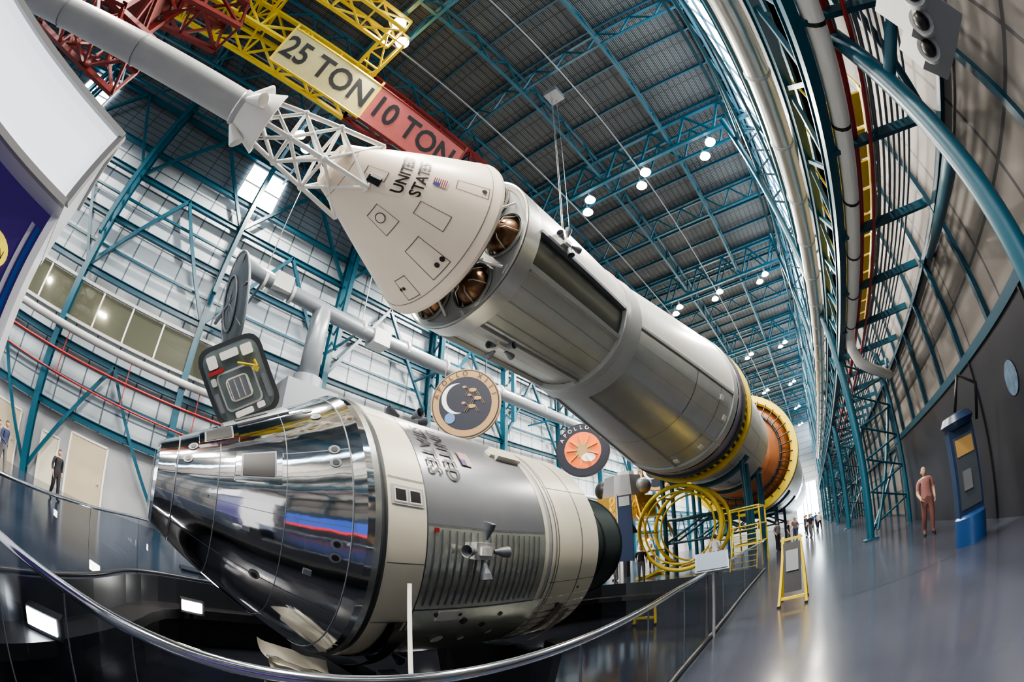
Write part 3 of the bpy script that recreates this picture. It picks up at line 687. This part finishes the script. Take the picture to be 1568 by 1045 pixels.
b.beam(q(.12,.32,.15),q(.5,.12,.15),.09,.03,yellow);b.beam(q(.42,.05,.15),q(.5,.12,.15),.16,.03,yellow);b.beam(q(.5,.12,.15),q(.48,.26,.15),.1,.03,yellow)
b.tube(q(0,0,-.3),(1.75,11.0,0),.08,mgray)
b.box((1.75,11.1,.03),(1.1,.7,.06),dark)
b.done()
b=M('air_duct')
D=mat('duct_gray',(.19,.21,.24),.4,metal=.3)
b.path([(1.5,18,12.9),(4.5,18,12.7),(9,18,12.5),(14,18,12.5),(40,18,12.5)],.42,D,16)
b.path([(6.6,18,12.6),(6.6,18,11.2),(6.6,17.9,8.6)],.5,D,16);b.path([(17,18,12.5),(17,18,10),(17,18,6)],.45,D,16)
b.tube((6.6,17.9,8.8),(6.6,17.9,8.2),.75,D);b.box((6.6,17.8,7.4),(2.6,1.8,1.6),D);b.box((8.9,17.8,7.2),(1.6,1.6,1.2),lgray)
for u in(3,4.6,9,12,15,20,25): b.tube((u,18,12.6),(u+.15,18,12.6),.48,lgray)
b.box((4.0,18,12.8),(1.0,1.0,.9),lgray);b.box((10.2,18,12.4),(1.0,1.0,.9),lgray)
for u in(3,9,15,21,27): b.tube((u,18,13),(u,18,22),.03,mgray,n=6);b.beam((u,18,12.4),(u,20.9,12.4),.12,.12,blue)
b.beam((6.2,17.8,6.6),(6.2,20.9,6.6),.15,.15,blue);b.beam((7.4,17.8,6.6),(7.4,20.9,6.6),.15,.15,blue)
b.done()
b=M('antenna_dish')
nd=Vector((.93,.0,.28)).normalized();c=Vector((1.7,17,10.2))
dm=mat('dish_gray',(.07,.085,.10),.4,metal=.4)
b.lathe([(0,0),(.02,1.0),(.10,1.8),(.22,2.3),(.28,2.3),(.15,1.7),(.08,.9),(.06,0)],c,nd,dm,48)
b.torus(c+nd*.22,nd,2.3,.06,mgray,48,6);b.torus(c+nd*.0,nd,1.2,.05,mgray,32,6)
for k in range(8):
    t=R(k*45);u1=nd.cross(Vector((0,1,0))).normalized();w1=nd.cross(u1);d=u1*math.cos(t)+w1*math.sin(t);b.tube(c-nd*.03,c+d*2.25+nd*.15,.03,mgray,n=6)
b.tube(c,c+Vector((0,3.9,.6)),.1,mgray)
b.done()
# ------------------------------------------------------------------ crane
b=M('overhead_crane')
vv=10.6;bz=18.9
b.boxtruss((-22,vv+1,20.3),(2.2,vv+1,20.3),1.8,2.0,yellow,2.2,.2,.11)
b.boxtruss((-22,vv-2.6,21.2),(1.5,vv-2.6,21.2),1.2,1.4,yellow,1.8,.16,.09)
b.boxtruss((2.2,vv+1,20.3),(11.5,vv+1,20.3),1.8,2.0,redd,2.2,.2,.11)
for u in(-20,-12,-5,1.5): b.boxtruss((u,vv-2.6,21),(u,vv+1,21),1.0,1.2,yellow,1.5,.14,.08)
yl=mat('crane_board_yellow',(.34,.30,.14),.5,noise=.15);rl=mat('crane_board_red',(.28,.06,.055),.5,noise=.15)
tlt=R(38);nb=Vector((0,-math.cos(tlt),-math.sin(tlt)));yb=Vector((0,-math.sin(tlt),math.cos(tlt)))
def board(u0,u1,mt,txt,tu):
    c=Vector(((u0+u1)/2,vv,bz));rot=Matrix((Vector((1,0,0)),yb,-nb*-1)).transposed()
    b.box(c,(u1-u0,1.9,.1),mt,rot)
    b.text(txt,1.55,lambda px,py:Vector((tu+px*.95,vv,bz))+yb*py+nb*.07,black,.03)
board(-2.7,2.6,yl,"25 TON",-.05);board(2.6,8.2,rl,"10 TON",5.3)
for u in(-2.7,2.6,8.2): b.beam(Vector((u,vv,bz))-yb*.95,Vector((u,vv,bz))+yb*1.2,.12,.12,yellow if u<2.9 else redd)
for k in(-.95,.95):
    b.beam(Vector((-2.7,vv,bz))+yb*k,Vector((2.6,vv,bz))+yb*k,.12,.12,yellow);b.beam(Vector((2.6,vv,bz))+yb*k,Vector((8.2,vv,bz))+yb*k,.12,.12,redd)
b.box((9.6,5.2,22.2),(.8,.8,.4),mgray)
for dx,dy in((0,0),(.25,.1),(.5,0)): b.tube((9.3+dx,5.2+dy,22.0),(9.3+dx,5.6+dy,10.3),.012,mgray,n=5)
b.boxtruss((-9.5,9.5,12.5),(-9.5,9.5,24),2.6,2.6,redd,2.4,.28,.16)
b.boxtruss((-13,8.5,14.5),(-5.5,11,18.5),1.8,1.8,redd,2,.22,.13)
b.boxtruss((-12.5,9.0,12.5),(-6.6,10,12.2),1.6,1.4,redd,2,.2,.12)
b.box((-9.5,9.5,15.8),(2.2,2.2,2.4),mat('crane_cab',(.10,.012,.012),.6))
b.done()
b=M('lunar_module')
c=Vector((22.2,10.4,3.9))
def oct_(c,r,z0,z1,mt,r2=None):
    r2=r2 or r;b.lathe([(0,0),(0,r),(z1-z0,r2),(z1-z0,0)],c+Vector((0,0,z0)),(0,0,1),mt,8,smooth=False)
oct_(c,1.9,-.6,.6,gold);oct_(c+Vector((0,0,0)),1.3,.6,1.9,mgray,1.1);oct_(c+Vector((-.4,-.4,0)),.6,.9,2.1,lgray,.5)
b.sphere(c+Vector((0,1.2,1.3)),.6,black);b.sphere(c+Vector((0,-1.2,1.2)),.5,mgray)
for a in(45,135,225,315):
    d=Vector((math.cos(R(a)),math.sin(R(a)),0))
    b.tube(c+d*1.9+Vector((0,0,.5)),c+d*3.1+Vector((0,0,-1.9)),.09,gold);b.tube(c+d*1.8+Vector((0,0,-.5)),c+d*2.8+Vector((0,0,-1.3)),.06,gold)
    b.lathe([(0,.5),(.1,.35),(.12,0)],c+d*3.1+Vector((0,0,-2.0)),(0,0,1),gold,16)
b.lathe([(0,.3),(.8,.75)],c+Vector((0,0,-.6)),(0,0,-1),bellm,24)
b.tube(c+Vector((0,0,-1.2)),c+Vector((0,0,-3.9)),.2,dark)
b.done()
b=M('vertical_banner');b.box((18.2,8.5,2.6),(.06,.7,3.2),mat('banner_navy',(.02,.035,.09),.4));b.box((18.15,8.5,3.9),(.02,.55,.45),lgray);b.tube((18.2,8.9,0),(18.2,8.9,4.3),.04,silver);b.done()
# ------------------------------------------------------------------ arcade kiosk at left (near)
b=M('exhibit_kiosk')
pur=mat('kiosk_purple',(.04,.025,.15),.4,emit=(.10,.05,.30),es=.2);org=mat('kiosk_orange',(.9,.25,.03),.4,emit=(1,.3,.05),es=.7);yl2=mat('kiosk_yellow',(.95,.75,.05),.4,emit=(1,.8,.1),es=.7)
kw=mat('kiosk_white',(.85,.88,.95),.25);kl=mat('kiosk_fascia_glow',(.85,.88,.95),.25,emit=(.9,.95,1),es=1.2)  # white fascia given emission in place of the strong light falling on it
e=Vector((-1.02,2.10,0));dir_=Vector((-.93,-.36,0)).normalized();nrm=Vector((.36,-.93,0)).normalized()
rt=Matrix((dir_,nrm,Vector((0,0,1)))).transposed()
b.box(e+dir_*.9+Vector((0,0,1.55))-nrm*.3,(1.8,.6,2.1),pur,rt)
b.box(e+dir_*.9+Vector((0,0,.35))-nrm*.28,(1.86,.66,.7),dark,rt)
b.box(e+dir_*.01+Vector((0,0,1.5))-nrm*.28,(.05,.66,2.2),kw,rt)
for k,mt in((.07,mat('stripe_blue',(.05,.25,.8),.4)),(.115,kw)): b.box(e+dir_*k+Vector((0,0,1.5))+nrm*.006,(.03,.01,2.0),mt,rt)
cs=[]
for t,z in((-.02,2.60),(-.06,3.12),(2.2,3.12),(2.2,2.60)): cs.append((t,z))
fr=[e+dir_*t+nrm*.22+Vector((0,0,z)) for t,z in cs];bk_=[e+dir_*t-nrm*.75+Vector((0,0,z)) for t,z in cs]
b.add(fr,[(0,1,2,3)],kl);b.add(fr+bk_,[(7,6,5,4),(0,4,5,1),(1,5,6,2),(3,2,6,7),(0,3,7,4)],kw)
b.beam(fr[1]+nrm*.01,fr[2]+nrm*.01,.04,.04,lgray);b.beam(fr[0]+nrm*.01,fr[3]+nrm*.01,.04,.04,lgray);b.beam(fr[0]+nrm*.01,fr[1]+nrm*.01,.04,.04,lgray);b.beam(fr[1],bk_[1],.04,.04,lgray)
def face(px,py): return e+dir_*(.27)-dir_*px*1+nrm*.012+Vector((0,0,2.05+py))
vs=[face(-.02+.13*math.cos(i*.2618),.20+.09*math.sin(i*.2618)) for i in range(24)];b.add(vs,[tuple(range(24))],yl2)
b.text("ORION",.06,lambda px,py:face(px-.02,py+.20)+nrm*.004,black)
b.text("REACTION",.11,lambda px,py:face(px*.75-.09,py+.02)+nrm*.004,org,.004);b.text("TIME",.09,lambda px,py:face(px-.02,py-.14)+nrm*.004,mat('kiosk_pink',(.8,.1,.4),.4,emit=(.9,.1,.4),es=.4))
b.done()
# ------------------------------------------------------------------ people
def skin(pts,edges,rad,sub=1):
    bm=bmesh.new();lay=bm.verts.layers.skin.verify();vs=[]
    for p,r in zip(pts,rad):
        v=bm.verts.new(p);rr=r if isinstance(r,tuple) else (r,r);v[lay].radius=rr;vs.append(v)
    vs[0][lay].use_root=True
    for i,j in edges: bm.edges.new((vs[i],vs[j]))
    me=bpy.data.meshes.new('s');bm.to_mesh(me);bm.free();ob=bpy.data.objects.new('s',me);sc.collection.objects.link(ob)
    m=ob.modifiers.new('k','SKIN');m.use_smooth_shade=True;s2=ob.modifiers.new('s','SUBSURF');s2.levels=sub;s2.render_levels=sub
    dg=bpy.context.evaluated_depsgraph_get();out=bpy.data.meshes.new_from_object(ob.evaluated_get(dg))
    V=[v.co.copy() for v in out.vertices];Fc=[tuple(p.vertices) for p in out.polygons]
    bpy.data.objects.remove(ob);bpy.data.meshes.remove(me);bpy.data.meshes.remove(out);return V,Fc
def person(pos,face,shirt,pants,hair,walk=0.,h=1.75,sleeve=1.25,shorts=0.,arm=0.,far=False,longhair=False):
    b=M('visitor');s=h/1.75;w=walk
    P=[(0,0,.95),(0,.0,1.12),(0,.01,1.30),(0,0,1.43),(0,.01,1.52)]
    Rr=[(.165,.125),(.16,.12),(.185,.125),(.12,.09),(.058,.058)]
    E=[(0,1),(1,2),(2,3),(3,4)]
    for sx,ws in((-1,w),(1,-w)):
        i=len(P)
        P+=[(sx*.10,0,.88),(sx*.11,.16*ws+.02,.50),(sx*.11,.30*ws-.03-(.08 if ws<0 else 0),.10+(.05 if ws<0 else 0)),(sx*.12,.30*ws+.02-(.05 if ws<0 else 0),.045),(sx*.13,.30*ws+.15-(.05 if ws<0 else 0),.035)]
        Rr+=[(.112,.12),.085,.065,(.048,.042),(.05,.034)];E+=[(0,i),(i,i+1),(i+1,i+2),(i+2,i+3),(i+3,i+4)]
    hands=[]
    for sx,ws in((-1,-w),(1,w)):
        i=len(P);bend=arm if sx>0 else arm*.4
        el=(sx*.26,-.03+.10*ws,1.13);wr=(sx*(.26-.08*bend),.06+.22*ws+.20*bend,.89+.22*bend)
        P+=[(sx*.20,0,1.41),el,wr,(wr[0],wr[1]+.02,wr[2]-.06)];Rr+=[.075,.055,.037,(.036,.026)];E+=[(3,i),(i,i+1),(i+1,i+2),(i+2,i+3)]
        hands.append((Vector(wr),(Vector(wr)-Vector(el)).normalized(),sx))
    V,Fc=skin(P,E,Rr,1)
    rot=Matrix.Rotation(face,3,'Z');pos=Vector(pos)
    T=lambda v:pos+rot@(Vector(v)*s)
    shoe=black
    groups={}
    for f in Fc:
        c=sum((V[i] for i in f),Vector())/len(f)
        if c.z<.085: mt=shoe
        elif abs(c.x)>.195 and c.z<1.40: mt=shirt if c.z>sleeve else skinm
        elif c.z<.97: mt=pants if c.z>shorts else skinm
        elif c.z<1.47: mt=shirt
        else: mt=skinm
        groups.setdefault(mt.name,(mt,[]))[1].append(f)
    for mt,fs in groups.values(): b.add([T(v) for v in V],fs,mt,True)
    hc=Vector((0,.02,1.635))
    nseg=18
    def headpt(t,p):
        d=Vector((math.sin(t)*math.cos(p),math.sin(t)*math.sin(p),math.cos(t)))
        r=Vector((d.x*.078,d.y*.098,d.z*.118))
        if d.z<-.1: k=1+.28*(d.z+.1);r.x*=k;r.y*=(k+.06 if d.y>0 else k-.06)
        if d.y>.85 and -.35<d.z<.05: r.y+=.022*(1-abs(d.z+.15)/.2)*max(0,1-abs(d.x)/.25)
        return hc+r
    vs=[];fsk=[];fha=[]
    for j in range(13):
        for i in range(nseg): vs.append(headpt(math.pi*j/12,2*math.pi*i/nseg))
    for j in range(12):
        for i in range(nseg):
            f=(j*nseg+i,j*nseg+(i+1)%nseg,(j+1)*nseg+(i+1)%nseg,(j+1)*nseg+i);c=sum((vs[k] for k in f),Vector())/4-hc
            (fha if (c.z>.055 or (c.y<-.01 and c.z>-.06)) else fsk).append(f)
    b.add([T(v) for v in vs],fsk,skinm,True);b.add([T(hc+(v-hc)*1.08) for v in vs],fha,hair,True)
    if longhair: b.sphere(T((0,-.07,1.55)),.10*s,hair,12,(.9,.6,1.4))
    for sx in(-1,1):
        b.sphere(T((sx*.078,.01,1.63)),.022*s,skinm,8,(.5,.9,1.3));b.sphere(T((sx*.03,.108,1.645)),.011*s,black,6)
    b.box(T((0,.108,1.575)),(.045*s,.012*s,.01*s),mat('lips',(.35,.12,.1),.5),rot)
    if not far:
        for wr,d,sx in hands:
            o=wr+d*.08;side=Vector((0,1,0));
            for k in range(4):
                ln_=(.062,.072,.068,.052)[k];p0=o+side*(.024-.016*k);p1=p0+d*ln_*.55;p2=p1+d*ln_*.4+Vector((-sx*.018,0,0));p3=p2+d*ln_*.2+Vector((-sx*.016,0,0))
                b.path([T(p0-d*.02),T(p1),T(p2),T(p3)],.0085*s,skinm,6)
            b.path([T(wr+d*.03+side*.02),T(wr+d*.06+side*.045),T(wr+d*.09+side*.05)],.0095*s,skinm,6)
    b.done()
def cl(n,c): return mat(n,c,.8)
blk=cl('cloth_black',(.015,.015,.02));nav=cl('cloth_navy',(.03,.04,.10));pnk=cl('cloth_pink',(.26,.12,.11));kha=cl('cloth_maroon',(.14,.06,.05));wht=cl('cloth_white',(.6,.6,.6));rdc=cl('cloth_red',(.45,.05,.04));gry=cl('cloth_gray',(.12,.12,.13));blc=cl('cloth_blue',(.06,.15,.4))
hb=cl('hair_brown',(.05,.03,.02));hg=cl('hair_gray',(.25,.23,.22))
person((-3.6,16.1,0),-2.4,blk,blk,hb,.3,1.78,1.0)
person((-5.9,15.2,0),-2.0,nav,gry,hb,.5,1.72,.9,0,.7)
person((-6.6,16.0,0),-2.0,gry,kha,hb,.4,1.6,1.2)
person((11.5,-3.35,0),1.5,pnk,kha,hg,.25,1.78,1.22,0,.5)
for i,(x,y,f,a,c2) in enumerate(((17.6,10.3,.5,rdc,nav),(18.2,7.8,2.,blk,gry),(18.1,4.3,-2,wht,nav),(19.2,9.6,1,blc,gry),(26.5,1.6,3,blk,gry),(31,1.3,1,gry,nav),(33,.5,0,nav,blk),(36,1.6,2,rdc,gry),(38,-.6,2,wht,blk),(42,.8,0,blk,blk),(46,-.4,1,blc,nav),(26,10.4,2,wht,kha),(31,10.5,1,blk,nav),(30.5,.2,1,blk,gry),(35,.1,2,blc,gry),(25.5,2.2,2.5,gry,blk))):
    person((x,y,0),f,a,c2,hb,.4*(i%3)/2,1.62+.04*(i%4),1.2,0,.3*(i%2),True)
# ------------------------------------------------------------------ camera
try:
    import addon_utils
    addon_utils.enable('cycles')
except Exception: pass
cd=bpy.data.cameras.new('camera');cd.type='PANO';cd.sensor_width=36;cd.sensor_height=24;cd.sensor_fit='HORIZONTAL'
done_=False
for tgt in (cd,getattr(cd,'cycles',None)):
    try:
        tgt.panorama_type='FISHEYE_EQUISOLID';tgt.fisheye_lens=15.0;tgt.fisheye_fov=R(220);done_=True
    except Exception: pass
if not done_:
    cd['cycles']={'fisheye_lens':15.0,'fisheye_fov':R(220)}
cd.clip_end=500
co=bpy.data.objects.new('camera',cd);sc.collection.objects.link(co);co.location=(0,0,1.6)
fw=Vector((math.cos(R(40))*math.cos(R(29)),math.sin(R(40))*math.cos(R(29)),math.sin(R(29))))
co.rotation_euler=fw.to_track_quat('-Z','Y').to_euler()
sc.camera=co
try: sc.view_settings.look='AgX - Medium High Contrast'
except Exception: pass
w=bpy.data.worlds.new('world');sc.world=w;w.use_nodes=True;w.node_tree.nodes['Background'].inputs[0].default_value=(.7,.8,.95,1);w.node_tree.nodes['Background'].inputs[1].default_value=1.
